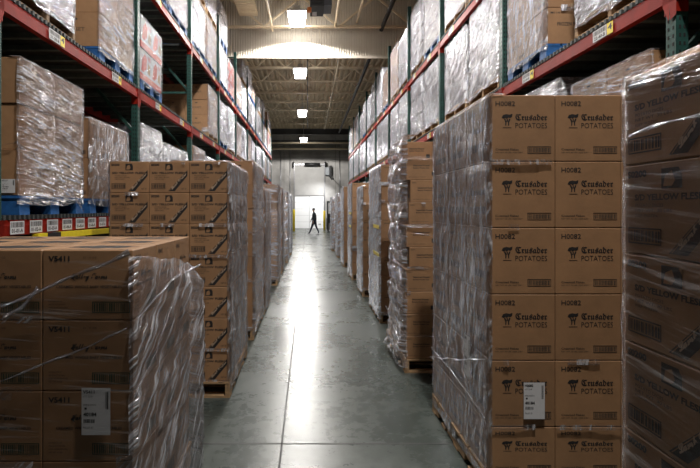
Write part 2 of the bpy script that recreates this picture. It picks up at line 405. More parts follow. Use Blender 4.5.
# ------------------------------------------------------------------ stretch film
def film_mesh(W, D, z0, z1, mt, seed=0, rows=None, amp=.010, base=.010, res=.05, top=.09, omit='', bulge=None, droop=.0, margin=.012, ztop=None, strips=True, strip_h=.03, wob=1.0):
    """sleeve of film round a W x D block from z0 to z1. omit: faces left open ('F' -y, 'B' +y, 'L' -x, 'R' +x);
    an open face keeps a margin at its corners and creased bands along the carton rows."""
    r = .012; P = []
    X, Y = W/2, D/2
    cor = [(X-r, -Y+r, -PI/2), (X-r, Y-r, 0), (-X+r, Y-r, PI/2), (-X+r, -Y+r, PI)]
    names = 'RBLF'
    start = [(-X+r, -Y), (X, -Y+r), (X-r, Y), (-X, Y-r)]
    # walk: F (−y) from −x to +x, then R, B, L
    u = 0
    segs = [('F', (-X+r,-Y), (X-r,-Y), (0,-1)), ('R', (X,-Y+r), (X,Y-r), (1,0)), ('B', (X-r,Y), (-X+r,Y), (0,1)), ('L', (-X,Y-r), (-X,-Y+r), (-1,0))]
    for fn, a, b, n in segs:
        ln = math.dist(a, b); k = max(2, int(ln/res))
        for i in range(k+1):
            t = i/k; P.append((a[0]+(b[0]-a[0])*t, a[1]+(b[1]-a[1])*t, n[0], n[1], u+ln*t, fn, t))
        u += ln
        nn = {'F':(1,-1),'R':(1,1),'B':(-1,1),'L':(-1,-1)}[fn]; c = {'F':(X-r,-Y+r),'R':(X-r,Y-r),'B':(-X+r,Y-r),'L':(-X+r,-Y+r)}[fn]
        P.append((c[0]+nn[0]*r*.707, c[1]+nn[1]*r*.707, nn[0]*.707, nn[1]*.707, u+.01, 'c'+fn, .5)); u += .02
    nP = len(P); nz = max(3, int((z1-z0)/res))
    V, UV, keep = [], [], []
    Z = [z0+(z1-z0)*i/nz for i in range(nz+1)]
    for zi, z in enumerate(Z):
        for (x, y, nx, ny, uu, fn, t) in P:
            a = noise.noise((uu*2.3+z*1.9, z*9, seed*3.1))*.6+noise.noise((uu*7, z*5-uu*4, seed*5.7+9))*.4+noise.noise((uu*16+z*9, z*22, seed+4))*.35
            o = base + amp*(a+.35)
            if rows:
                dz = min(abs(z-rz) for rz in rows); o -= amp*.7*max(0, 1-dz/.03)
            o = max(o, .0035)
            if fn[0] == 'c': o = base*.6
            if bulge: o += bulge(fn, x, y, z)
            zz = z
            if zi == 0: zz += noise.noise((uu*4, seed, 3))*.035*wob
            if zi == len(Z)-1: zz += droop*(noise.noise((uu*3, seed, 7))-.2) + noise.noise((uu*9, seed, 1))*.012*wob
            if ztop: zz += ztop(fn, x, y)*(zi/nz)**2
            V.append((x+nx*o, y+ny*o, zz)); UV.append((uu, z))
    rings = len(Z)
    if top:
        for q, f in enumerate((.0, .5, 1.0)):
            for (x, y, nx, ny, uu, fn, t) in P:
                ins = -.004 + top*f*(1+.6*noise.noise((uu*5, seed*2, 2)))
                lift = .006 + .008*abs(noise.noise((uu*8, f*3, seed)))
                xx = max(-X, min(X, x-nx*ins)); yy = max(-Y, min(Y, y-ny*ins))
                V.append((xx, yy, z1+lift)); UV.append((uu, z1+.02+top*f))
        rings += 3
    F = []
    for zi in range(rings-1):
        for j in range(nP):
            j2 = (j+1) % nP; fn = P[j][5]; g = P[j2][5]
            side = fn if len(fn) == 1 and fn == g else None
            if side and side in omit:
                ln = W if side in 'FB' else D; t = (P[j][6]+P[j2][6])/2; edge = min(t, 1-t)*ln
                if zi < len(Z)-1:
                    z = (Z[zi]+Z[zi+1])/2; ok = edge < margin
                    if strips and rows and min(abs(z-rz) for rz in rows) < strip_h*.5+.016*noise.noise((P[j][4]*6, seed, z)) and noise.noise((P[j][4]*2.2, z*3, seed+3)) > -.05: ok = True
                    if not ok: continue
                elif zi == len(Z)-1 or edge > .08 : 
                    if edge > .05: continue
            F.append((zi*nP+j, zi*nP+j2, (zi+1)*nP+j2, (zi+1)*nP+j))
    me = bpy.data.meshes.new('stretch_film'); me.from_pydata(V, [], F); me.materials.append(mt)
    uvl = me.uv_layers.new(name='UVMap')
    for p in me.polygons:
        us = [UV[v][0] for v in p.vertices]; wrap = max(us)-min(us) > 1.0
        for li, v in zip(p.loop_indices, p.vertices):
            a, b = UV[v]
            if wrap and a < 1.0: a += u
            uvl.data[li].uv = (a, b)
        p.use_smooth = True
    me.update(); return me

def rope(name, pts, r, parent, seed=0, mt=None):
    """gathered fold of film through pts: a thin irregular band lying against the load"""
    pts = [Vector(p) for p in pts]; out = []
    for i in range(len(pts)-1):
        n = max(2, int((pts[i+1]-pts[i]).length/.02))
        for k in range(n): out.append(pts[i].lerp(pts[i+1], k/n))
    out.append(pts[-1]); V, F = [], []; n = len(out)
    nrm = Vector((0, -1, 0)) if abs(pts[0].y-pts[-1].y) < .15 else Vector((1 if pts[0].x > 0 else -1, 0, 0))
    for i, p in enumerate(out):
        d = (out[min(i+1, n-1)]-out[max(i-1, 0)]).normalized(); c = nrm.cross(d).normalized()
        wd = r*(.8+.9*noise.noise((i*.16, seed, 0))); wd = max(wd, r*.3); q = p + c*noise.noise((i*.10, seed, 5))*r*1.5
        for k in range(5):
            t = k/4*2-1; V.append(tuple(q + c*wd*t + nrm*(.002+r*.55*(1-t*t)*(.6+.8*noise.noise((i*.4, k*.9, seed))))))
    for i in range(n-1):
        for k in range(4): F.append((i*5+k, i*5+k+1, (i+1)*5+k+1, (i+1)*5+k))
    me = bpy.data.meshes.new(name); me.from_pydata(V, [], F); me.materials.append(mt or FILM_R)
    uvl = me.uv_layers.new(name='UVMap')
    for p in me.polygons:
        p.use_smooth = True
        for li, v in zip(p.loop_indices, p.vertices): uvl.data[li].uv = ((v//5)*.02, (v % 5)*.012)
    return link(name, me, parent)

def ship_label(parent, loc, face, w=.085, h=.15, code='H0082', group=None):
    """white shipping label; face 'F' looks to -y, 'L' to -x, 'R' to +x"""
    mb = MB()
    if face == 'F': f = Face(mb, (-w/2,0,-h/2), (1,0,0), (0,0,1), w, h, lift=0)
    elif face == 'L': f = Face(mb, (0,w/2,-h/2), (0,-1,0), (0,0,1), w, h, lift=0)
    else: f = Face(mb, (0,-w/2,-h/2), (0,1,0), (0,0,1), w, h, lift=0)
    f.rect(0, 0, 1, 1, PAPER); 
    n = f.n
    b = len(mb.v)
    f.lift = .0006
    f.text(code, .05, .88, .45, .95, INK, .03); f.text('LOT 2218', .05, .80, .38, .84, INK); f.text('WHSE 04 DOCK 2', .05, .62, .5, .66, INK)
    f.bars(.83, .55, .93, .92, INK, 7, 2); f.rect(.10, .54, .18, .585, INK)
    f.text('40184', .06, .40, .52, .48, INK, .04); f.bars(.07, .26, .45, .34, INK, 16, 9); f.text('PALLET ID', .06, .14, .4, .18, INK)
    o = mb.build('shipping_label', parent, loc); return o

# ------------------------------------------------------------------ pallet loads
def load(label, x, y, z, grid, box, kind, film=FILM, pallet='wood', group=None, rot=0, stringers='y', seed=None, jit=.0, rowshift=None, omit='',
         fargs=None, skip=None, name='pallet_load', rowh=None, double=None  , hide='', pd=None, coff=(0,0)):
    """x, y = centre of the load. grid (nx, ny, nz), box (w, d, h)."""
    seed = seed if seed is not None else R.random()*50
    r = random.Random(int(seed*1000))
    t = thing(name, label, 'pallet load', (x, y, z), rot, group)
    nx, ny, nz = grid; w, d, h = box; W, D = nx*w, ny*d
    ph = .14
    link('wooden_pallet' if pallet != 'blue' else 'blue_pallet', pallet_mesh(W+(.02 if pallet != 'blue' else .01), (pd or D)+.02, pallet, stringers), t)
    hs = rowh or [h]*nz; zz = ph+.002; rows = [zz]
    for k in range(nz):
        me = None
        sx, sy = (rowshift[k] if rowshift else (r.uniform(-jit, jit), r.uniform(-jit, jit)))
        for i in range(nx):
            for j in range(ny):
                edge = i in (0, nx-1) or j in (0, ny-1) or k == nz-1
                if not edge: continue
                if 'B' in hide and j == ny-1 and k < nz-1 and ny > 1 and i not in (0, nx-1): continue
                if 'R' in hide and i == nx-1 and k < nz-1 and 0 < j: continue
                if 'L' in hide and i == 0 and k < nz-1 and 0 < j: continue
                if skip and skip(i, j, k): continue
                o = link('carton' if kind != 'grey' else 'sack', carton_mesh(kind, w, d, hs[k]) if kind != 'grey' else sack_cache(w, d, hs[k]), t,
                         (-W/2+w*(i+.5)+sx+coff[0], -D/2+d*(j+.5)+sy+coff[1], zz))
        zz += hs[k]; rows.append(zz)
    if film is not None:
        fa = dict(rows=rows, seed=seed, omit=omit); fa.update(fargs or {})
        z0 = fa.pop('z0', .07); z1 = fa.pop('z1', zz+.002)
        link('stretch_wrap', film_mesh(W+2*jit, D+2*jit, z0, z1, film, **fa), t, (coff[0], coff[1], 0))
    return t

_sc = {}
def sack_cache(w, d, h):
    k = (round(w,3), round(d,3), round(h,3))
    if k not in _sc: _sc[k] = sack_mesh(w, d, h)
    return _sc[k]

ORD = ['first','second','third','fourth','fifth','sixth','seventh','eighth','ninth','tenth','eleventh','twelfth','thirteenth','fourteenth','fifteenth','sixteenth','seventeenth','eighteenth','nineteenth','twentieth','twenty-first','twenty-second','twenty-third','twenty-fourth']

# ================================================================== FLOOR LOADS, left row
GL, GR = 'wrapped pallet loads standing along the left-side of the aisle', 'wrapped pallet loads standing along the right-side of the aisle'
def flare(fn, x, y, z):        # film pulled away from the cartons towards the far aisle corner
    if fn[0] in 'R' or fn == 'cR' or fn == 'cF':
        s = max(0, (y+.5)/1.0); t = max(0, min(1, (1.40-z)/.10))
        return .085*s**1.2*(.25+.75*t)*(1 if fn != 'cF' else .0)
    if fn == 'B': return .07*max(0, x/.6)
    return 0
# nearest left: W 1.194, x from -1.96 to -.766 ; y 2.1 .. 3.1
L0 = load('low film-wrapped load of V5411 vegetable cartons with open top, nearest the camera', -1.363, 2.60, 0, (3,3,4), (.398,.333,.308), 'garden', FILM_D,
     'wood', GL, seed=3.3, omit='F', rowh=[.398,.31,.31,.308], fargs=dict(amp=.02, bulge=flare, res=.03, top=0, z0=.03, z1=1.45, strip_h=.035, droop=.03, ztop=lambda fn, x, y: -.15*max(0, (y+.45)/.95) if fn[0] != 'F' else 0))
# the clear sheet over its front face
cs = film_mesh(1.19, .02, .2, 1.42, FILM_C, seed=8, rows=None, amp=.004, base=.004, res=.03, top=0, omit='BLR', strips=False)
link('clear_wrap_sheet', cs, L0, (0, -.4995-.003, 0))
ship_label(L0, (.442, -.515, .766), 'F', .125, .205, 'V5411')
rope('gathered_film_strand', [(-.60,-.525,.62),(-.2,-.53,.83),(.10,-.525,.93),(.3,-.52,1.0),(.58,-.52,1.13)], .006, L0, 2)
rope('gathered_film_strand', [(-.60,-.525,1.30),(-.1,-.53,1.24),(.05,-.53,1.23),(.25,-.53,1.31),(.59,-.52,1.46)], .010, L0, 5)
rope('gathered_film_strand', [(.05,-.53,1.18),(.12,-.53,1.22),(.2,-.53,1.31)], .010, L0, 7)
rope('gathered_film_strand', [(.61,-.47,1.16),(.645,-.1,1.27),(.69,.40,1.30)], .008, L0, 6)
rope('gathered_film_strand', [(.60,-.50,.82),(.64,-.35,.95),(.67,-.15,1.17)], .006, L0, 16)

# ribbon cartons: y 4.18..5.43, x right edge -.69
load('tall load of ribbon-printed yellow flesh cartons, three wide, behind the V5411 cartons', -.688-.5205, 4.18+.60, 0, (3,3,7), (.347,.40,.2735), 'ribbon', FILM_V,
     'wood', GL, seed=12.1, omit='F', stringers='y', fargs=dict(amp=.016, res=.03, top=.07, strip_h=.02, droop=.04))
nl = [
 (6.60, -.69-.51, (3,3,7), (.34,.40,.30), 'stamp', FILM, 'clear-wrapped load of plain brown cartons directly behind the ribbon-printed cartons'),
 (7.98, -.68-.50, (2,2,5), (.50,.55,.36), 'plain', FILM_V, 'shorter film-wrapped carton load, third along the left-side floor row behind the ribbon cartons'),
 (10.75, -.66-.50, (2,2,7), (.50,.50,.288), 'stamp', FILM, 'film-wrapped carton load, fourth along the left-side floor row'),
 (12.6, -.66-.50, (2,2,7), (.50,.50,.288), 'plain', FILM_V, 'film-wrapped carton load, fifth along the left-side floor row'),
 (14.9, -.62-.50, (2,2,7), (.50,.50,.285), 'plain', FILM_S2, 'silvery wrapped load, sixth along the left-side floor row'),
 (17.3, -.60-.50, (2,2,6), (.50,.50,.33), 'white', FILM_S, 'silvery wrapped load, seventh and last along the left-side floor row'),
]
for i, (y, x, g, b, k, f, lab) in enumerate(nl):
    load(lab, x, y, 0, g, b, k, f, 'wood', GL, jit=.01, omit='F' if i < 2 else '', fargs=dict(amp=.016, res=.05 if i < 3 else .12, top=.07))

# ================================================================== FLOOR LOADS, right row
# knight cartons: x from 1.02, y 2.70..3.90; five rows of .3735 over a shorter bottom tier
R1 = load('tall load of knight-emblem H0082 potato cartons with a white shipping label', 1.022+.5565, 2.70+.60, 0, (3,3,6), (.371,.40,.3735), 'knight', FILM_V,
     'wood', GR, seed=7.7, omit='F', stringers='y', rowh=[.277]+[.3735]*5, fargs=dict(amp=.010, res=.03, top=.06, strip_h=.012, base=.008))
def zrow(py, D): return CAMZ-(py-208)*D/480
ship_label(R1, (.371*-1+.06, -.6115, zrow(400, 2.7)), 'F', .118, .205, 'H0082')
ship_label(R1, (-.5565-.022, -.28, .72), 'L', .10, .26, 'H0082')
rope('gathered_film_strand', [(-.575,-.60,.80),(-.58,-.1,.64),(-.58,.60,.44)], .005, R1, 2)
rope('gathered_film_strand', [(-.575,-.60,.46),(-.58,0.0,.52),(-.58,.60,.52)], .004, R1, 3)
# dark ribbon-carton stack nearest right
R0 = load('tall shadowed load of ribbon-printed S0200 cartons beside the potato cartons, cut by the frame', 1.0+.5205, .32+.60, 0, (3,3,7), (.347,.40,.2735), 'ribbon', None,
     'wood', GR, seed=5.5)
link('stretch_wrap', film_mesh(1.041, 1.2, .06, 2.06, film_mat('stretch_film_thin', base=.0, amp=.25, scale=(1.3, 30), rot=.06, seed=2, bump=.35, lo=.55, hi=.78, edge=.0, gloss=.0, rough=.14), seed=2.2, rows=[.142+.2735*k for k in range(8)], amp=.010, res=.04, top=.08), R0)
rope('gathered_film_strand', [(-.535,.55,1.87),(-.535,.1,1.90),(-.53,-.5,1.95)], .007, R0, 4)
# wedge cartons, leaning rows
sh = [(0,0),(.0,0),(-.01,0),(.0,0),(.035,.0),(.0,0),(.03,0),(.045,0),(.0,0),(.05,0)]
R2 = load('leaning film-wrapped load of russet wedge cartons with loose wrap and staggered rows', .985+.50, 4.80+.60, 0, (3,2,10), (.334,.45,.2235), 'wedge', FILM,
     'wood', GR, pd=1.2, coff=(0,-.15), seed=9.9, rowshift=sh, omit='F', rot=-.01, skip=lambda i, j, k: k == 9 and i == 0 and j == 0,
     fargs=dict(amp=.04, res=.035, top=.10, base=.018, strip_h=.03, droop=.05, bulge=lambda fn, x, y, z: .05*max(0, 1-z/.5) if fn in ('L', 'cL', 'cF') else 0))
ship_label(R2, (-.535, -.3, 1.42), 'L', .10, .16, 'R201')
rope('gathered_film_strand', [(-.56,-.60,.33),(-.58,-.2,.42),(-.56,.3,.5)], .012, R2, 2)
rope('gathered_film_strand', [(-.45,-.62,1.40),(-.1,-.63,1.36),(.2,-.63,1.27)], .005, R2, 3)
rope('gathered_film_strand', [(-.52,-.60,1.85),(-.56,-.2,1.45),(-.54,.3,1.7)], .012, R2, 8)
FILM_Y = simple('yellow_band', (.75, .60, .10), .4)
def bands(t, W, D, zs, h=.05):
    mb = MB()
    for z in zs:
        mb.quadbox(-W/2-.028, -W/2-.024, -D/2, -D/2+.5*D, z, z+h, FILM_Y)
    mb.build('yellow_tape', t)
nr = [
 (7.45, 1.04+.50, (2,2,8), (.50,.58,.266), 'stamp', FILM_S, 'white-wrapped load of brown cartons with yellow tape, behind the russet wedge cartons', True),
 (9.38, 1.02+.45, (2,2,6), (.45,.45,.32), 'plain', FILM_S, 'narrow white-wrapped load with rounded top, fourth along the right-side floor row', False),
 (11.5, 1.01+.50, (2,2,7), (.50,.50,.298), 'plain', FILM_S2, 'white-wrapped brown carton load with yellow tape, fifth along the right-side floor row', True),
 (13.9, 1.00+.50, (2,2,7), (.50,.50,.30), 'stamp', FILM_S, 'white-wrapped load, sixth along the right-side floor row', False),
 (16.4, .98+.50, (2,2,7), (.50,.50,.285), 'plain', FILM_S, 'white-wrapped load, seventh along the right-side floor row', False),
 (18.9, .92+.50, (2,2,7), (.50,.50,.275), 'stamp', FILM_S2, 'short wrapped load, last along the right-side floor row', False),
]
for i, (y, x, g, b, k, f, lab, yb) in enumerate(nr):
    t = load(lab, x, y, 0, g, b, k, f, 'wood', GR, jit=.01, omit='F' if i < 4 else '', fargs=dict(amp=.016, res=.05 if i < 2 else .12, top=.07))
    if yb: bands(t, g[0]*b[0], g[1]*b[1], [1.35, .95] if i == 0 else [1.5, 1.2])

# ================================================================== RACKS
BAYL, BAYR = 2.67, 2.60; NB = 9; RD = 2.15
PX = (0, 1.02, 1.12, RD-.096)
def upright_meshes(side):
    """bracing of a frame (posts stand at PX, away from the aisle; side = +1 right, -1 left) and its two kinds of post"""
    s = side; H = 6.15; posts = []
    for slots in (True, False):
        mb = MB(); a, b = sorted((0, s*.076)); mb.quadbox(a, b, -.04, .04, .006, H, GREEN); mb.quadbox(a-.03, b+.03, -.07, .07, 0, .006, GREEN)
        z = .2
        while slots and z < H-.06:
            x = -s*.0012
            for dy in (-.02, .02): mb.quadbox(min(x, x+s*.0008), max(x, x+s*.0008), dy-.006, dy+.006, z, z+.022, HOLE)
            for dx in (.025, .052): mb.quadbox(s*dx-.006, s*dx+.006, -.0412, -.0402, z, z+.022, HOLE)
            z += .0508
        posts.append(mb.mesh('post'))
    mb = MB()
    for x0, x1 in ((.076, 1.02), (1.196, RD-.096)):
        z = .3
        while z < H-1.2:
            mb.bar((s*x0, 0, z), (s*x1, 0, z+1.1), .035, .035, GREEN, (0,1,0)); mb.bar((s*x0, 0, z+1.1), (s*x1, 0, z+1.1), .035, .035, GREEN, (0,1,0)); z += 1.15
    return mb.mesh('upright_frame'), posts

def beam_mesh(side, h, near):
    BAY = BAYL if side < 0 else BAYR
    """load beam along +y from 0 to BAY, its top at z = 0, with end brackets"""
    mb = MB(); s = side; a, b = sorted((-s*.004, s*.046))
    mb.quadbox(a, b, .042, BAY-.042, -h, -h*.35, RED); 
    a2, b2 = sorted((s*.008, s*.046)); mb.quadbox(a2, b2, .042, BAY-.042, -h*.35, 0, RED)
    a3, b3 = sorted((-s*.006, s*.05))
    for y0, y1 in ((.0, .055), (BAY-.055, BAY)):
        xa, xb = sorted((-s*.010, -s*.002)); mb.poly([(xa if s > 0 else xb, y0, 0), (xa if s > 0 else xb, y1, 0), (xa if s > 0 else xb, y1, -h-.02), (xa if s > 0 else xb, (y0+y1)/2+(-.02 if y0 < 1 else .02), -h-.12), (xa if s > 0 else xb, y0, -h-.10)], RED); mb.quadbox(xa, xb, y0, y1, -h-.01, .0, RED)
        ya, yb = (.041, .049) if y0 < 1 else (BAY-.049, BAY-.041)
        mb.quadbox(*sorted((-s*.004, s*.07)), ya, yb, -h-.08, .0, RED)
    # rear beam pair
    for x in (1.03, 1.14, RD-.03):
        p, q = sorted((s*x, s*(x+.045))); mb.quadbox(p, q, .042, BAY-.042, -h, -.004, RED)
    return mb.mesh('load_beam')

def deck_mesh(side):
    BAY = BAYL if side < 0 else BAYR
    """ribbed steel deck panels whose rib ends hook over the front beam"""
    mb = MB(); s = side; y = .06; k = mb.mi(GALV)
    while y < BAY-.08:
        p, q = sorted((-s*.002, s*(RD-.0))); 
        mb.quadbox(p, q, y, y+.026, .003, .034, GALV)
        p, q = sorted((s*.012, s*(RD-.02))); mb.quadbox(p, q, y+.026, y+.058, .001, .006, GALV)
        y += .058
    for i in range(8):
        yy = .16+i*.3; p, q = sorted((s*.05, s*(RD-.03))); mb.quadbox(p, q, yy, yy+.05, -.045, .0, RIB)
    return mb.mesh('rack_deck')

def plate(side, w, h, m, code, seed, yel=False):
    mb = MB()
    if side > 0: f = Face(mb, (-.0105, w, 0), (0,-1,0), (0,0,1), w, h, lift=0)
    else: f = Face(mb, (.0105, 0, 0), (0,1,0), (0,0,1), w, h, lift=0)
    f.rect(0, 0, 1, 1, m); f.lift = .0006
    if yel: f.text(code, .15, .35, .85, .9, INK, .03)
    else: f.bars(.06, .52, .94, .92, INK, 20, seed); f.text(code, .1, .1, .9, .42, INK, .03)
    return mb.mesh('location_label')
def loc_labels(side, multi):
    if multi: return [(('location_label', plate(side, .165, .092, PAPER, '01-%02d-A' % (i+1), i)), (0, .12+i*.235, -.100)) for i in range(10)]
    p = plate(side, .17, .085, PAPER, '22-40-B' if side > 0 else '21-38-B', 3); q = plate(side, .07, .085, YEL, '4', 4, True); r = []
    for yc in (.62, 1.85):
        r.append((('location_label', p), (0, yc, -.097))); r.append((('level_tag', q), (0, yc-.075 if side > 0 else yc+.175, -.097)))
    return r

XL, XR = -2.07, 2.23; YL, YR = 3.20, 2.95
def rack(side, X, Y0, levels, label):
    BAY = BAYL if side < 0 else BAYR
    t = thing('pallet_rack', label, 'pallet rack', (X, Y0, 0))
    um, (pm, pp) = upright_meshes(side); bm = beam_mesh(side, .108, None); dm = deck_mesh(side); lm = loc_labels(side, False); lmm = loc_labels(side, True)
    for k in range(-1, NB+1):
        uf = link('upright_frame', um, t, (0, k*BAY, 0))
        for q, x in enumerate(PX): link('post', pp if q else pm, uf, (side*x, 0, 0))
    for k in range(-1, NB):
        for li, z in enumerate(levels):
            if k < 0 and li == 2: continue
            b = link('load_beam', bm, t, (0, k*BAY, z))
            link('rack_deck', dm, b)
            if k < 6:
                for (nm, me), lo in (lmm if li == 0 and side < 0 and k < 2 else lm): link(nm, me, b, lo)
    return t
LVL, LVR = (1.565, 3.10, 4.56), (1.56, 3.03, 4.46)
rkL = rack(-1, XL, YL, LVL, 'three-tier pallet rack with green posts and red beams on the left-side of the aisle')
rkR = rack(1, XR, YR, LVR, 'three-tier pallet rack with green posts and red beams on the right-side of the aisle')
mb = MB(); mb.bar((.012, .75, -.137), (.012, 2.05, -.150), .05, .05, YEL); mb.bar((.012, .55, -.135), (.012, .75, -.137), .052, .05, BLK)
mb.bar((.012, .42, -.135), (.012, .55, -.135), .05, .05, YEL)
mb.quadbox(-.02, .03, .6, .64, -.15, -.11, RED); mb.quadbox(-.02, .03, 1.8, 1.84, -.16, -.11, RED)
g = mb.build('yellow_bumper_strip', rkL, (0, 0, LVL[0]))

# loads on the racks ------------------------------------------------------
LOOKS = {
 'silver': ('white', FILM_S, 'silver film-wrapped'), 'silver2': ('grey', FILM_S2, 'crinkled silver-wrapped'),
 'brown': ('stamp', FILM, 'brown carton'), 'brownv': ('plain', FILM_V, 'streaky-wrapped brown carton'),
 'white': ('white', FILM, 'white carton'), 'red': ('red', FILM_C, 'red and white printed carton'), 'dark': ('dark', FILM_S2, 'dark carton'),
}
TN = {0: 'lowest', 1: 'middle', 2: 'top'}
cnt = {}
def rack_load(side, li, y0, ln, ht, look, pallet='wood', dz=0, extra='', double=0, xin=0.0, coarse=False, top=.08, nxn=2):
    X = XL if side < 0 else XR; z = (LVL if side < 0 else LVR)[li]+.0345+dz
    kind, fm, desc = LOOKS[look]
    W = .98; ny = 2 if ln < 1.05 else 3; nz = max(2, round((ht-.14)/.34)); h = (ht-.142)/nz
    key = (side, li); cnt[key] = cnt.get(key, 0)+(0 if dz else 1)
    sn = 'left-side' if side < 0 else 'right-side'
    lab = '%s load%s, %s from camera, %s tier of %s rack' % (desc, extra, ORD[cnt[key]-1], TN[li], sn)
    x = X+side*(W/2+.03+xin)
    t = load(lab, x, y0+ln/2, z, (nxn, ny, nz), (W/nxn, ln/ny, h), kind, fm, pallet, 'wrapped loads on the %s tier of the %s rack' % (TN[li], sn), jit=.006,
             stringers='x', omit='F' if look in ('brown', 'brownv') else '', hide='R' if side > 0 else 'L', fargs=dict(amp=.018 if 'silver' in look else .012, res=.06 if y0 < 9 else .12, top=top, z0=.135 if dz else .08, wob=.3 if dz else 1))
    return t
# left, lowest tier (base 1.60)
a = rack_load(-1, 0, 3.49, .97, 1.15, 'brown', 'blue')
ship_label(a, (.42, -.50, .21), 'F', .10, .10, 'M114')
rope('gathered_film_strand', [(-.5,-.52,.32),(.0,-.52,.45),(.49,-.51,.52),(.505,0,.36),(.53,.45,.02)], .014, a, 3, FILM_R)
rope('gathered_film_strand', [(-.1,-.52,.72),(.12,-.52,.42),(.3,-.52,.24)], .009, a, 9, FILM_R)
rack_load(-1, 0, 4.62, .95, .92, 'brownv', 'blue')
rack_load(-1, 0, 6.05, .80, 1.12, 'silver2')
rack_load(-1, 0, 7.0, 1.35, 1.0, 'silver2', top=.3)
for i, y in enumerate((8.76, 9.95, 11.42, 12.6, 14.1, 15.3)):
    rack_load(-1, 0, y, 1.0, R.uniform(1.0, 1.2), R.choice(['silver', 'brownv', 'silver2']), 'wood')
# left, middle tier (base 3.135)
rack_load(-1, 1, 3.42, .88, 1.15, 'dark', 'old')
rack_load(-1, 1, 4.83, .92, 1.18, 'brown', 'blue')
rack_load(-1, 1, 6.02, .86, .95, 'red', 'blue')
rack_load(-1, 1, 10.08, 1.0, 1.12, 'brown', 'wood')
for i in range(3, NB):
    y = YL+i*BAYL
    for j, o in enumerate((.20, 1.40)):
        rack_load(-1, 1, y+o, 1.04, R.uniform(1.02, 1.2), ['silver','brownv','silver2','brown','white','silver','silver2'][(i*2+j) % 7], 'blue' if (i+j) % 3 == 0 else 'wood')
# left, top tier (base 4.6), double stacked
for i in range(1, NB):
    y = YL+i*BAYL
    for j, o in enumerate((.20, 1.40)):
        h1 = 1.0 if i % 2 else 1.05
        lk = ['silver','silver2','silver','white','silver2','brown','silver','red','brownv'][(i*2+j) % 9]
        rack_load(-1, 2, y+o, 1.04, h1, lk, 'blue')
        if (i*2+j) not in (7, 12, 15, 18) and not y+o < 14.5 < y+o+1.1:
            rack_load(-1, 2, y+o+.02, 1.0, [.95,.75,1.0,.6][(i*2+j) % 4], ['brown','silver','white','silver2'][(i+j*3) % 4], 'blue' if i % 2 else 'wood', dz=h1+.025, extra=' stacked on another')
# right, lowest tier (base 1.595)
rack_load(1, 0, 3.16, .95, 1.10, 'brown')
rack_load(1, 0, 4.30, 1.0, 1.22, 'silver2')
for i in range(1, 7):
    y = YR+i*BAYR
    for j, o in enumerate((.20, 1.40)):
        rack_load(1, 0, y+o, 1.04, R.uniform(.95, 1.2), ['silver','brown','silver2'][(i+j) % 3])
# right, middle tier (base 3.065)
rack_load(1, 1, 3.12, .92, 1.15, 'silver2', 'wood')
rack_load(1, 1, 4.55, .86, 1.18, 'brownv', 'blue')
for i in range(1, NB):
    y = YR+i*BAYR
    for j, o in enumerate((.12, 1.30)):
        rack_load(1, 1, y+o, 1.02, 1.20+.04*((i+j) % 2), ['silver','silver2','silver','silver'][(i*2+j) % 4], 'wood')
# right, top tier (base 4.495)
for i in range(1, NB):
    y = YR+i*BAYR
    for j, o in enumerate((.12, 1.30)):
        lk = ['brown','silver','silver2','silver','white','silver2','silver','brownv'][(i*2+j) % 8]
        rack_load(1, 2, y+o, 1.04, [1.42,1.25,1.35,1.1,1.45][(i*2+j) % 5], lk, 'blue' if (i*2+j) % 4 == 0 else 'wood')
# second-depth loads seen dimly through the open bays
def back_load(side, li, y0, ln, ht, look, lab):
    X = XL if side < 0 else XR; z = (LVL if side < 0 else LVR)[li]+.0345; kind, fm, desc = LOOKS[look]
    nz = max(2, round((ht-.14)/.4))
    load(lab, X+side*1.66, y0+ln/2, z, (2,2,nz), (.46, ln/2, (ht-.142)/nz), kind, fm, 'wood', 'loads in the rear half of the racks', jit=.005, stringers='x', fargs=dict(res=.1, amp=.015))
back_load(-1, 0, 6.1, .95, 1.1, 'brown', 'dim brown carton load in the rear half of the left-side rack behind the second post')
back_load(-1, 1, 6.95, .95, 1.0, 'brownv', 'dim carton load deep in the open middle bay of the left-side rack')
back_load(-1, 1, 8.7, .9, .95, 'dark', 'dim dark load deep in the middle tier beside the lone brown load')
back_load(1, 0, 4.4, .95, 1.0, 'dark', 'dim dark load in the rear half of the right-side rack above the potato cartons')

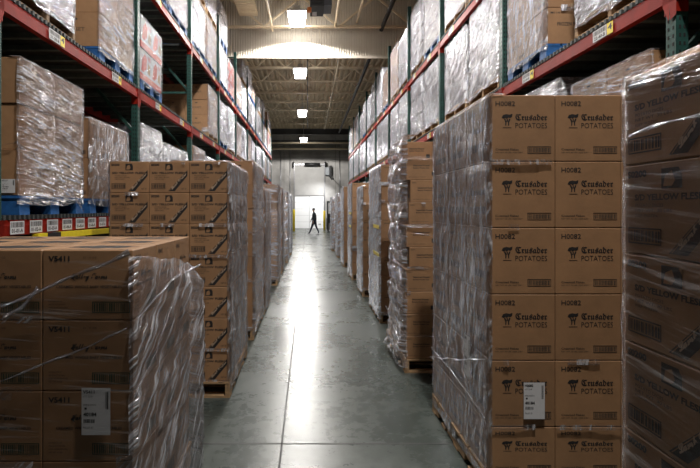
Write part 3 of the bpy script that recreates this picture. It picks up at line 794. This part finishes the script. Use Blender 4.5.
# ================================================================== BUILDING
def structure(name, mb, **k): return tag(mb.build(name, **k), kind='structure')
def concrete_floor():
    m, nt, out = mat('polished_concrete')
    p = N(nt, 'ShaderNodeBsdfPrincipled'); tc = nt.nodes.new('ShaderNodeTexCoord')
    n = N(nt, 'ShaderNodeTexNoise', Scale=.9, Detail=8.0, Roughness=.6, Distortion=.4); L(nt, tc.outputs['Object'], n.inputs['Vector'])
    n2 = N(nt, 'ShaderNodeTexNoise', Scale=9.0, Detail=6.0, Roughness=.7); L(nt, tc.outputs['Object'], n2.inputs['Vector'])
    mx = N(nt, 'ShaderNodeMath', _operation='MULTIPLY_ADD', i1=.6); L(nt, n.outputs['Fac'], mx.inputs[0])
    ml = N(nt, 'ShaderNodeMath', _operation='MULTIPLY', i1=.4); L(nt, n2.outputs['Fac'], ml.inputs[0]); L(nt, ml.outputs[0], mx.inputs[2])
    L(nt, ramp(nt, mx.outputs[0], [(.32, (.030, .038, .034)), (.5, (.055, .066, .060)), (.66, (.10, .112, .104))]), p.inputs['Base Color'])
    mr = N(nt, 'ShaderNodeMapRange', i1=.3, i2=.7, i3=.20, i4=.36); L(nt, mx.outputs[0], mr.inputs[0]); L(nt, mr.outputs[0], p.inputs['Roughness'])
    p.inputs['Specular IOR Level'].default_value = .34
    bp = N(nt, 'ShaderNodeBump', Strength=.12, Distance=.003); L(nt, n2.outputs['Fac'], bp.inputs['Height']); L(nt, bp.outputs[0], p.inputs['Normal'])
    L(nt, p.outputs[0], out.inputs[0]); return m
CF = concrete_floor()
DEND = 38.8; CZ = 8.0
mb = MB(); mb.quadbox(-6, 6, -3, DEND, -.2, 0, CF); structure('floor', mb)
JT = simple('joint_sealant', (.02, .02, .02), .6)
mb = MB(); mb.quadbox(-.190, -.176, -3, DEND-.01, .0003, .001, JT); structure('trim_1', mb)
for i, y in enumerate((3.36, 12.5, 21.6, 30.7)):
    mb = MB()
    x = -5.9; 
    while x < 5.9:
        jg = noise.noise((x*3, y, 0))*.012; mb.quadbox(x, x+.3, y-.009+jg*.4, y+.008+jg*.4, .0003, .001, JT); x += .3
    structure('trim_%d' % (i+2), mb)
WALLM = simple('concrete_wall', (.30, .292, .28), .8, var=.35, nscale=.7, bump=.2, bscale=3)
WALLD = simple('painted_panel_wall', (.07, .068, .065), .8, var=.2, nscale=1)
mb = MB(); mb.quadbox(-6.2, -6, -3, DEND, 0, CZ, WALLD); structure('wall_left', mb)
mb = MB(); mb.quadbox(6, 6.2, -3, DEND, 0, CZ, WALLD); structure('wall_right', mb)
mb = MB(); mb.quadbox(-6.2, 6.2, -3.2, -3, 0, CZ, WALLD); structure('wall_front', mb)
# end wall with the door opening: x -1.05..1.28, z 0..2.63
DX0, DX1, DZ = -1.05, 1.28, 2.63
mb = MB(); y0, y1 = DEND, DEND+.25
mb.quadbox(-6.2, DX0, y0, y1, 0, CZ, WALLM); mb.quadbox(DX1, 6.2, y0, y1, 0, CZ, WALLM); mb.quadbox(DX0, DX1, y0, y1, DZ, CZ, WALLM)
for x in (-3.6, -1.95, 2.2, 3.9): mb.quadbox(x, x+.02, y0-.004, y0, 0, CZ, WALLD)
mb.quadbox(-6, 6, y0-.004, y0, 5.75, 5.78, WALLD)
structure('wall_back', mb)
# dock door
DOORW = simple('white_door_panel', (.86, .87, .88), .45, var=.02)
mb = MB(); n = 5
for i in range(n):
    z0 = DZ*i/n; mb.quadbox(DX0, DX1, y0+.06, y0+.11, z0+.008, DZ*(i+1)/n-.004, DOORW); mb.quadbox(DX0, DX1, y0+.08, y0+.10, z0-.005 if i else 0, z0+.01, STEEL)
    mb.quadbox((DX0+DX1)/2-.012, (DX0+DX1)/2+.012, y0+.05, y0+.06, z0+.02, DZ*(i+1)/n-.02, STEEL)
d = structure('door_1', mb)
mb = MB(); mb.quadbox(.85, 1.05, y0+.03, y0+.06, .32, .36, BLK); mb.build('door_handle', d)
# door tracks, header bar with spring, light upper panel
mb = MB()
for x in (DX0-.09, DX1+.02): mb.quadbox(x, x+.07, y0-.12, y0-.036, 0, 5.25, STEEL)
mb.quadbox(DX0-.15, DX1+.15, y0-.16, y0-.04, 5.10, 5.20, STEEL); mb.tube([(-.3, y0-.28, 5.15), (.95, y0-.28, 5.15)], .13, BLK, 10)
for x in (DX0-.12, DX1+.1): mb.tube([(x-.05, y0-.28, 5.15), (x+.05, y0-.28, 5.15)], .22, BLK, 12)
tag(mb.build('door_track'), 'tall steel door track with dark torsion spring above the white dock door', 'door track')
UP = simple('upper_panel', (.36, .355, .345), .6, var=.12, nscale=1.2)
mb = MB(); mb.quadbox(DX0+.0, DX1-.0, y0-.03, y0-.001, DZ+.02, 5.08, UP); structure('trim_7', mb)
mb = MB(); mb.quadbox(0, .34, -.25, 0, 0, .62, simple('motor_grey', (.3, .32, .34), .4)); mb.quadbox(.3, .5, -.3, 0, -.15, .75, BLK)
tag(mb.build('door_operator', None, (DX1+.12, y0-.01, 4.3)), 'grey and black door operator box on the concrete wall beside the track', 'door operator')
for i, x in enumerate((-2.2, -1.45, 2.55)):
    mb = MB(); mb.tube([(x, y0-.05, .3), (x, y0-.05, 6.9)], .035, STEEL, 8)
    tag(mb.build('wall_conduit'), ['vertical grey conduit on the end wall, outermost of the pair beside the door', 'vertical grey conduit on the end wall nearest the door track', 'vertical grey conduit on the end wall beyond the door operator'][i], 'conduit', 'conduits on the end wall')
# bollards
for x, lab, h in ((-1.0, 'yellow steel bollard at the left-side edge of the dock door', 1.55), (1.24, 'yellow steel bollard at the right-side edge of the dock door by the lift truck', 1.45)):
    mb = MB(); yb = 34.0 if x < 0 else 36.5
    mb.tube([(0,0,0),(0,0,h-.06),(0,0,h)], [.085,.085,.06], YEL, 16)
    tag(mb.build('bollard', None, (x, yb, 0)), lab, 'bollard', 'yellow bollards')

# ceiling
DECK = simple('ceiling_deck_paint', (.60, .48, .32), .6, var=.12, nscale=1.5)
JST = simple('joist_paint', (.66, .55, .39), .5, var=.1)
CURT = simple('curtain_panel', (.55, .50, .42), .55, var=.06, nscale=1)
mb = MB(); x = -6.0
while x < 6.0:      # trapezoidal deck ribs running along the aisle
    mb.poly([(x,-3,CZ-.08),(x,DEND,CZ-.08),(x+.09,DEND,CZ-.08),(x+.09,-3,CZ-.08)], DECK)
    mb.poly([(x+.09,-3,CZ-.08),(x+.09,DEND,CZ-.08),(x+.13,DEND,CZ),(x+.13,-3,CZ)], DECK)
    mb.poly([(x+.13,-3,CZ),(x+.13,DEND,CZ),(x+.21,DEND,CZ),(x+.21,-3,CZ)], DECK)
    mb.poly([(x+.21,-3,CZ),(x+.21,DEND,CZ),(x+.25,DEND,CZ-.08),(x+.25,-3,CZ-.08)], DECK)
    x += .25
mb.quadbox(-6.2, 6.2, -3.2, DEND+.25, CZ+.01, CZ+.15, DECK)
structure('ceiling', mb)
def joist_mesh(h, m, w=.07, span=12.0, pitch=1.2, dia=.045):
    mb = MB(); mb.quadbox(-span/2, span/2, -w/2, w/2, h-.05, h, m); mb.quadbox(-span/2, span/2, -w/2, w/2, 0, .05, m)
    x = -span/2+.3; k = 0
    while x < span/2-pitch/2:
        mb.bar((x, 0, .02), (x+pitch/2, 0, h-.03), dia, dia, m); mb.bar((x+pitch/2, 0, h-.03), (x+pitch, 0, .02), dia, dia, m); x += pitch
    return mb.mesh('ceiling_joist')
jm = joist_mesh(.62, JST)
jy = [3.0, 5.2, 7.4, 9.6, 11.8] + [17.2+2.15*i for i in range(8)]
for y in jy: tag(link('ceiling_joist', jm, None, (0, y, CZ-.08-.63)), kind='structure')
gm = joist_mesh(.95, JST, .12, 12, 2.2, .05)
tag(link('ceiling_girder', gm, None, (0, 14.15, CZ-.08-.955)), kind='structure')
# corrugated draft curtain
mb = MB(); x = -6.0
while x < 5.99:
    for (a, b, c, d) in ((0,0,.03,0),(.03,0,.04,.014),(.04,.014,.065,.014),(.065,.014,.075,0)):
        mb.poly([(x+a,14.4+b,6.20),(x+c,14.4+d,6.20),(x+c,14.4+d,CZ-.09),(x+a,14.4+b,CZ-.09)], CURT)
    x += .075
mb.quadbox(-6, 6, 14.38, 14.44, 6.14, 6.21, CURT); structure('ceiling_curtain_panel', mb)
# dark header beams near the end wall
DKB = simple('dark_beam', (.02, .02, .02), .6)
for y, z0, z1 in ((34.6, 6.95, 7.35), (36.2, 6.55, 6.75)):
    mb = MB(); mb.quadbox(-6, 6, y-.12, y+.12, z1-.04, z1, DKB); mb.quadbox(-6, 6, y-.012, y+.012, z0, z1, DKB); mb.quadbox(-6, 6, y-.12, y+.12, z0, z0+.04, DKB)
    structure('ceiling_beam', mb)
for y, z in ((35.4, 6.45), (37.0, 6.2)):
    mb = MB(); mb.tube([(-5.9, y, z), (5.9, y, z)], .07, JST, 10)
    for x in (-4, -2, 0, 2, 4): mb.tube([(x, y, z), (x, y, CZ-.10)], .01, STEEL, 6)
    tag(mb.build('hanging_sprinkler_pipe'), ['cream sprinkler pipe crossing below the dark beam near the end wall', 'lowest cream sprinkler pipe crossing just before the end wall'][z < 6.3], 'pipe', 'pipes across the aisle')
# pipes and ducts running down the aisle
def run(x, z, r, m, y0, y1, lab, nm='ceiling_pipe', cat='pipe', grp='pipes along the ceiling'):
    mb = MB(); mb.tube([(0, y0, z), (0, y1, z)], r, m, 10)
    yy = y0+.8
    while yy < y1: mb.tube([(0, yy, z+r), (0, yy, CZ-.08)], .008, STEEL, 6); yy += 3
    tag(mb.build(nm, None, (x, 0, 0)), lab, cat, grp)
run(.80, 7.0, .035, JST, 6, 14.2, 'slim cream pipe above the aisle before the draft curtain, nearer the hanging heater')
run(1.45, 7.15, .03, JST, 6, 14.2, 'slim cream pipe above the aisle before the draft curtain, farther from the heater')
run(-1.05, 6.9, .035, JST, 6, 14.2, 'slim cream pipe above the aisle on the duct side of the high bay lamps')
run(2.2, 7.0, .06, BLK, 6, 34, 'black sprinkler main running the length of the ceiling')
run(-.02, 7.2, .02, BLK, 14.7, 33, 'thin black conduit linking the hanging lamps down the ceiling centre')
run(1.15, 7.1, .03, JST, 14.7, 33, 'slim cream pipe along the ceiling beyond the draft curtain')
mb = MB(); mb.quadbox(-.26, .26, 7, 14.1, 0, .12, DECK)
y = 7.0
while y < 14.1: mb.quadbox(-.27, .27, y, y+.03, -.01, .13, JST); y += .12
tag(mb.build('ceiling_duct', None, (-1.75, 0, 7.3)), 'flat ribbed cream duct under the ceiling above the aisle', 'duct')
# hanging unit heater
mb = MB(); mb.quadbox(-.20, .12, -.3, .3, 0, .55, BLK); mb.quadbox(.121, .30, -.25, .25, .04, .22, simple('heater_grey', (.06, .065, .08), .4))
for i in range(6): mb.quadbox(-.18, .10, -.315, -.30, .05+i*.08, .09+i*.08, DKB)
h = tag(mb.build('unit_heater', None, (.25, 11.3, 6.28)), 'dark unit heater hanging from the ceiling beside the nearest high bay lamp', 'heater')
mb = MB()
for x in (-.15, .08): mb.tube([(x, 0, .55), (x, 0, CZ-.09-6.28)], .012, STEEL, 6)
mb.build('hanger_rod', h)
mb = MB(); mb.tube([(-.22,-.2,-.10),(-.22,-.2,0)], .05, simple('orange_valve', (.7,.2,.04), .4), 10); mb.tube([(-.15,-.2,-.14),(-.05,-.2,-.14)], .04, PAPER, 10); mb.build('valve', h)

# high bay lamps
GLOW = emit('lamp_lens', (1.0, .97, .93), 12.0)
HOUS = simple('lamp_housing', (.5, .5, .5), .4, .3)
def lampset(y, z, w, lab, power, x=-.31, ang=148):
    t = thing('high_bay_lamp', lab, 'ceiling lamp', (x, y, z), 0, 'high bay lamps over the aisle')
    mb = MB(); b = len(mb.v); k = mb.mi(GLOW); a, c = w/2*.82, w/2; hh = w*.55
    mb.v += [(-a,-a,0),(a,-a,0),(a,a,0),(-a,a,0),(-c,-c,hh),(c,-c,hh),(c,c,hh),(-c,c,hh)]
    for q in ((0,3,2,1),(0,1,5,4),(1,2,6,5),(2,3,7,6),(3,0,4,7)): mb.f.append(tuple(b+i for i in q)); mb.m.append(k); mb.sm.append(False)
    mb.build('lens', t)
    mb = MB(); mb.quadbox(-c-.02, c+.02, -c-.02, c+.02, hh+.001, hh+.06, HOUS); mb.quadbox(-.1, .1, -.1, .1, hh+.06, hh+.22, HOUS); mb.build('housing', t)
    mb = MB(); mb.tube([(0,0,hh+.22),(0,0,CZ-.08-z)], .012, STEEL, 6); mb.build('hanger_rod', t)
    ld = bpy.data.lights.new('lamp_light', 'SPOT'); ld.energy = power; ld.spot_size = math.radians(ang); ld.spot_blend = .07; ld.shadow_soft_size = .18; ld.color = (1, .965, .92)
    link('lamp_light', ld, t, (0, 0, -.02))
lampset(7.4, 6.95, .5, 'high bay lamp hanging overhead before the heater', 800)
lampset(1.3, 6.95, .5, 'high bay lamp hanging above the camera position', 1100, .85)
lampset(13.55, 6.84, .5, 'largest high bay lamp, glowing in front of the draft curtain', 800, ang=156)
lampset(18.9, 6.80, .5, 'second high bay lamp, just beyond the draft curtain', 900)
lampset(25.6, 6.55, .48, 'third high bay lamp down the aisle', 800)
lampset(34.0, 6.32, .5, 'smallest high bay lamp, before the end wall', 1500, ang=166)

# added lamp, put in only to brighten the white door and end wall
# built as a shaded spot on an arm beside the door frame
t = thing('added_door_lamp', 'small added lamp on an arm, brightening the dock door', 'added lamp', (1.9, 37.2, 3.9))
mb = MB(); mb.tube([(0, 1.55, .2), (0, .1, .2), (0, 0, .05)], .025, STEEL, 8); mb.build('wall_mount', t)
mb = MB(); mb.tube([(0,0,.1),(0,0,-.06)], [.06,.13], BLK, 14); mb.build('lamp_shade', t)
ld = bpy.data.lights.new('added_door_spot', 'SPOT'); ld.energy = 480; ld.spot_size = math.radians(110); ld.spot_blend = 1.0; ld.shadow_soft_size = .1
o = link('added_door_spot', ld, t, (0, 0, -.08)); o.rotation_euler = (Vector((0.1, 39.0, .9))-Vector((1.9, 37.2, 3.82))).to_track_quat('-Z', 'Y').to_euler()

# ================================================================== LIFT TRUCK (mostly hidden behind the last load)
t = thing('lift_truck', 'black stand-up lift truck parked by the yellow bollard near the dock door', 'lift truck', (1.75, 33.6, 0))
mb = MB(); mb.quadbox(-.45, .5, .1, 1.1, .12, .95, BLK); mb.quadbox(-.40, .45, .1, .16, .95, 1.25, BLK); b = mb.build('body', t); bevel(b, .05)
mb = MB()
for x in (-.36, .36): mb.quadbox(x-.04, x+.04, -.05, .08, .05, 2.1, BLK)
for z in (.3, 1.1, 2.02): mb.quadbox(-.36, .36, -.03, .05, z, z+.07, BLK)
mb.quadbox(-.3, -.05, -.07, -.05, 1.45, 1.95, PAPER); mb.build('mast', t)
for x in (-.25, .2):
    mb = MB(); mb.quadbox(x-.05, x+.05, -1.1, -.02, .06, .10, STEEL); mb.quadbox(x-.05, x+.05, -.07, -.03, .06, .6, STEEL); mb.build('fork', t)
mb = MB(); mb.quadbox(-.4, .45, .1, 1.0, 2.1, 2.14, BLK)
for x in (-.38, .40):
    mb.quadbox(x-.02, x+.02, .92, .97, .9, 2.1, BLK)
mb.build('overhead_guard', t)
for x, y in ((-.3, .3), (.35, .3), (-.3, .95), (.35, .95)):
    mb = MB(); mb.tube([(x-.05, y, .13), (x+.05, y, .13)], .13, DKB, 16); mb.build('wheel', t)

# ================================================================== PERSON
def person(loc, s):
    t = thing('person', 'person in dark jacket and jeans walking past the white dock door', 'person', loc)
    skin = simple('skin', (.35, .2, .14), .6); jk = simple('dark_jacket', (.018, .024, .032), .8); jn = simple('dark_jeans', (.012, .018, .035), .8); sh_ = simple('dark_shoes', (.01,.01,.01), .5)
    # walking to -x.  joints (x, y, z, radius, material)
    J = []; E = []; Mt = []
    def a(x, y, z, r, m): J.append((x, y, z, r*(1.18 if r > .035 and m != 2 else 1))); Mt.append(m); return len(J)-1
    def chain(p, pts):
        for q in pts:
            k = a(*q); E.append((p, k)); p = k
        return p
    pel = a(.02, 0, .93, .135, 1)
    ch = chain(pel, [(.015,0,1.08,.125,0),(0,0,1.25,.15,0),(-.01,0,1.38,.13,0)])
    nk = chain(ch, [(-.025,0,1.48,.055,2),(-.045,0,1.56,.065,2),(-.05,0,1.65,.09,2),(-.045,0,1.72,.065,2)])
    # legs: near leg forward (to -x), far leg trailing
    chain(pel, [(-.02,-.09,.86,.105,1),(-.15,-.10,.50,.066,1),(-.30,-.10,.12,.045,1),(-.32,-.10,.055,.042,3),(-.44,-.10,.045,.032,3)])
    chain(pel, [(.05,.09,.86,.105,1),(.13,.10,.50,.066,1),(.30,.10,.14,.045,1),(.33,.10,.07,.042,3),(.23,.10,.036,.032,3)])
    def hand(p, base, d):
        bx, by, bz = base
        pm = chain(p, [(bx, by, bz, .026, 2), (bx+d[0]*.06, by, bz+d[1]*.06, .030, 2)])
        for i, (dy, ln) in enumerate(((-.024,.065),(-.008,.075),(.008,.07),(.022,.055))):
            chain(pm, [(bx+d[0]*.09, by+dy, bz+d[1]*.09, .009, 2), (bx+d[0]*(.09+ln*.6)-.01, by+dy, bz+d[1]*(.09+ln*.6), .008, 2), (bx+d[0]*(.09+ln)-.03, by+dy, bz+d[1]*(.09+ln), .007, 2)])
        chain(p, [(bx-.03, by-.02, bz-.03, .012, 2), (bx-.05, by-.03, bz-.07, .009, 2)])
    e1 = chain(ch, [(0,-.17,1.40,.068,0),(.06,-.22,1.14,.050,0),(-.03,-.24,.92,.040,0)]); hand(e1, (-.05,-.24,.88), (-.25,-.97))
    e2 = chain(ch, [(0,.17,1.40,.068,0),(-.08,.22,1.14,.050,0),(-.20,.22,.94,.040,0)]); hand(e2, (-.22,.22,.90), (-.4,-.9))
    me = bpy.data.meshes.new('body'); me.from_pydata([j[:3] for j in J], E, []); 
    o = link('body', me, t); sk = o.modifiers.new('s', 'SKIN'); sv = me.skin_vertices[0].data if me.skin_vertices else None
    if sv is None:
        bpy.context.view_layer.objects.active = o
        lay = me.attributes
    for i, j in enumerate(J): 
        me.skin_vertices[0].data[i].radius = (j[3], j[3]); me.skin_vertices[0].data[i].use_root = (i == 0)
    sk.use_smooth_shade = True
    sb = o.modifiers.new('u', 'SUBSURF'); sb.levels = sb.render_levels = 1
    dg = bpy.context.evaluated_depsgraph_get(); dg.update()
    fm = bpy.data.meshes.new_from_object(o.evaluated_get(dg)); o.modifiers.clear(); o.data = fm
    for m in (jk, jn, skin, sh_): fm.materials.append(m)
    V = [Vector(j[:3]) for j in J]
    for p in fm.polygons:
        c = p.center; i = min(range(len(V)), key=lambda q: (V[q]-c).length-J[q][3]); p.material_index = Mt[i]; p.use_smooth = True
    # face: nose, ears on the body silhouette; hair as a cap
    mb = MB(); mb.tube([(-.135,0,1.635),(-.158,0,1.615),(-.13,0,1.605)], [.012,.014,.012], skin, 8); mb.build('nose', t)
    for y in (-.088, .088): mb = MB(); mb.tube([(-.045,y,1.66),(-.04,y*1.08,1.64),(-.045,y,1.61)], [.012,.02,.01], skin, 8); mb.build('ear', t)
    mb = MB()
    for y in (-.03, .03): mb.tube([(-.125,y,1.655),(-.137,y,1.655)], .009, BLK, 8)
    mb.build('eye', t)
    hm = MB(); rings = []
    for i in range(7):
        ph = PI*.56*i/6
        for j in range(14):
            th = 2*PI*j/14; hm.v.append((-.035+.108*math.sin(ph)*math.cos(th)*(.92 if math.cos(th) < 0 else 1.0), .098*math.sin(ph)*math.sin(th), 1.665+.115*math.cos(ph)))
    k = hm.mi(BLK)
    for i in range(6):
        for j in range(14): hm.f.append((i*14+j, (i+1)*14+j, (i+1)*14+(j+1) % 14, i*14+(j+1) % 14)); hm.m.append(k); hm.sm.append(True)
    hm.build('hair', t)
    t.scale = (s, s, s); return t
person((.40, 31.0, 0), .93)

# ================================================================== CAMERA, WORLD
cam = bpy.data.cameras.new('camera'); cam.sensor_width = 36; cam.lens = 480/700*36; cam.shift_x = 42/700; cam.shift_y = -26/700; cam.clip_start = .05; cam.clip_end = 200
co = link('camera', cam, None, (0, 0, CAMZ)); co.rotation_euler = (PI/2, 0, 0); SC.camera = co
w = bpy.data.worlds.new('world'); SC.world = w; w.use_nodes = True
w.node_tree.nodes['Background'].inputs[0].default_value = (.5, .55, .6, 1); w.node_tree.nodes['Background'].inputs[1].default_value = .02
SC.view_settings.view_transform = 'Standard'; SC.view_settings.look = 'None'; SC.view_settings.gamma = 1; SC.view_settings.use_curve_mapping = False
SC.view_settings.exposure = .72
SC.cycles.use_denoising = True
SC.cycles.max_bounces = 8; SC.cycles.transparent_max_bounces = 16; SC.cycles.sample_clamp_indirect = 6; SC.cycles.diffuse_bounces = 5
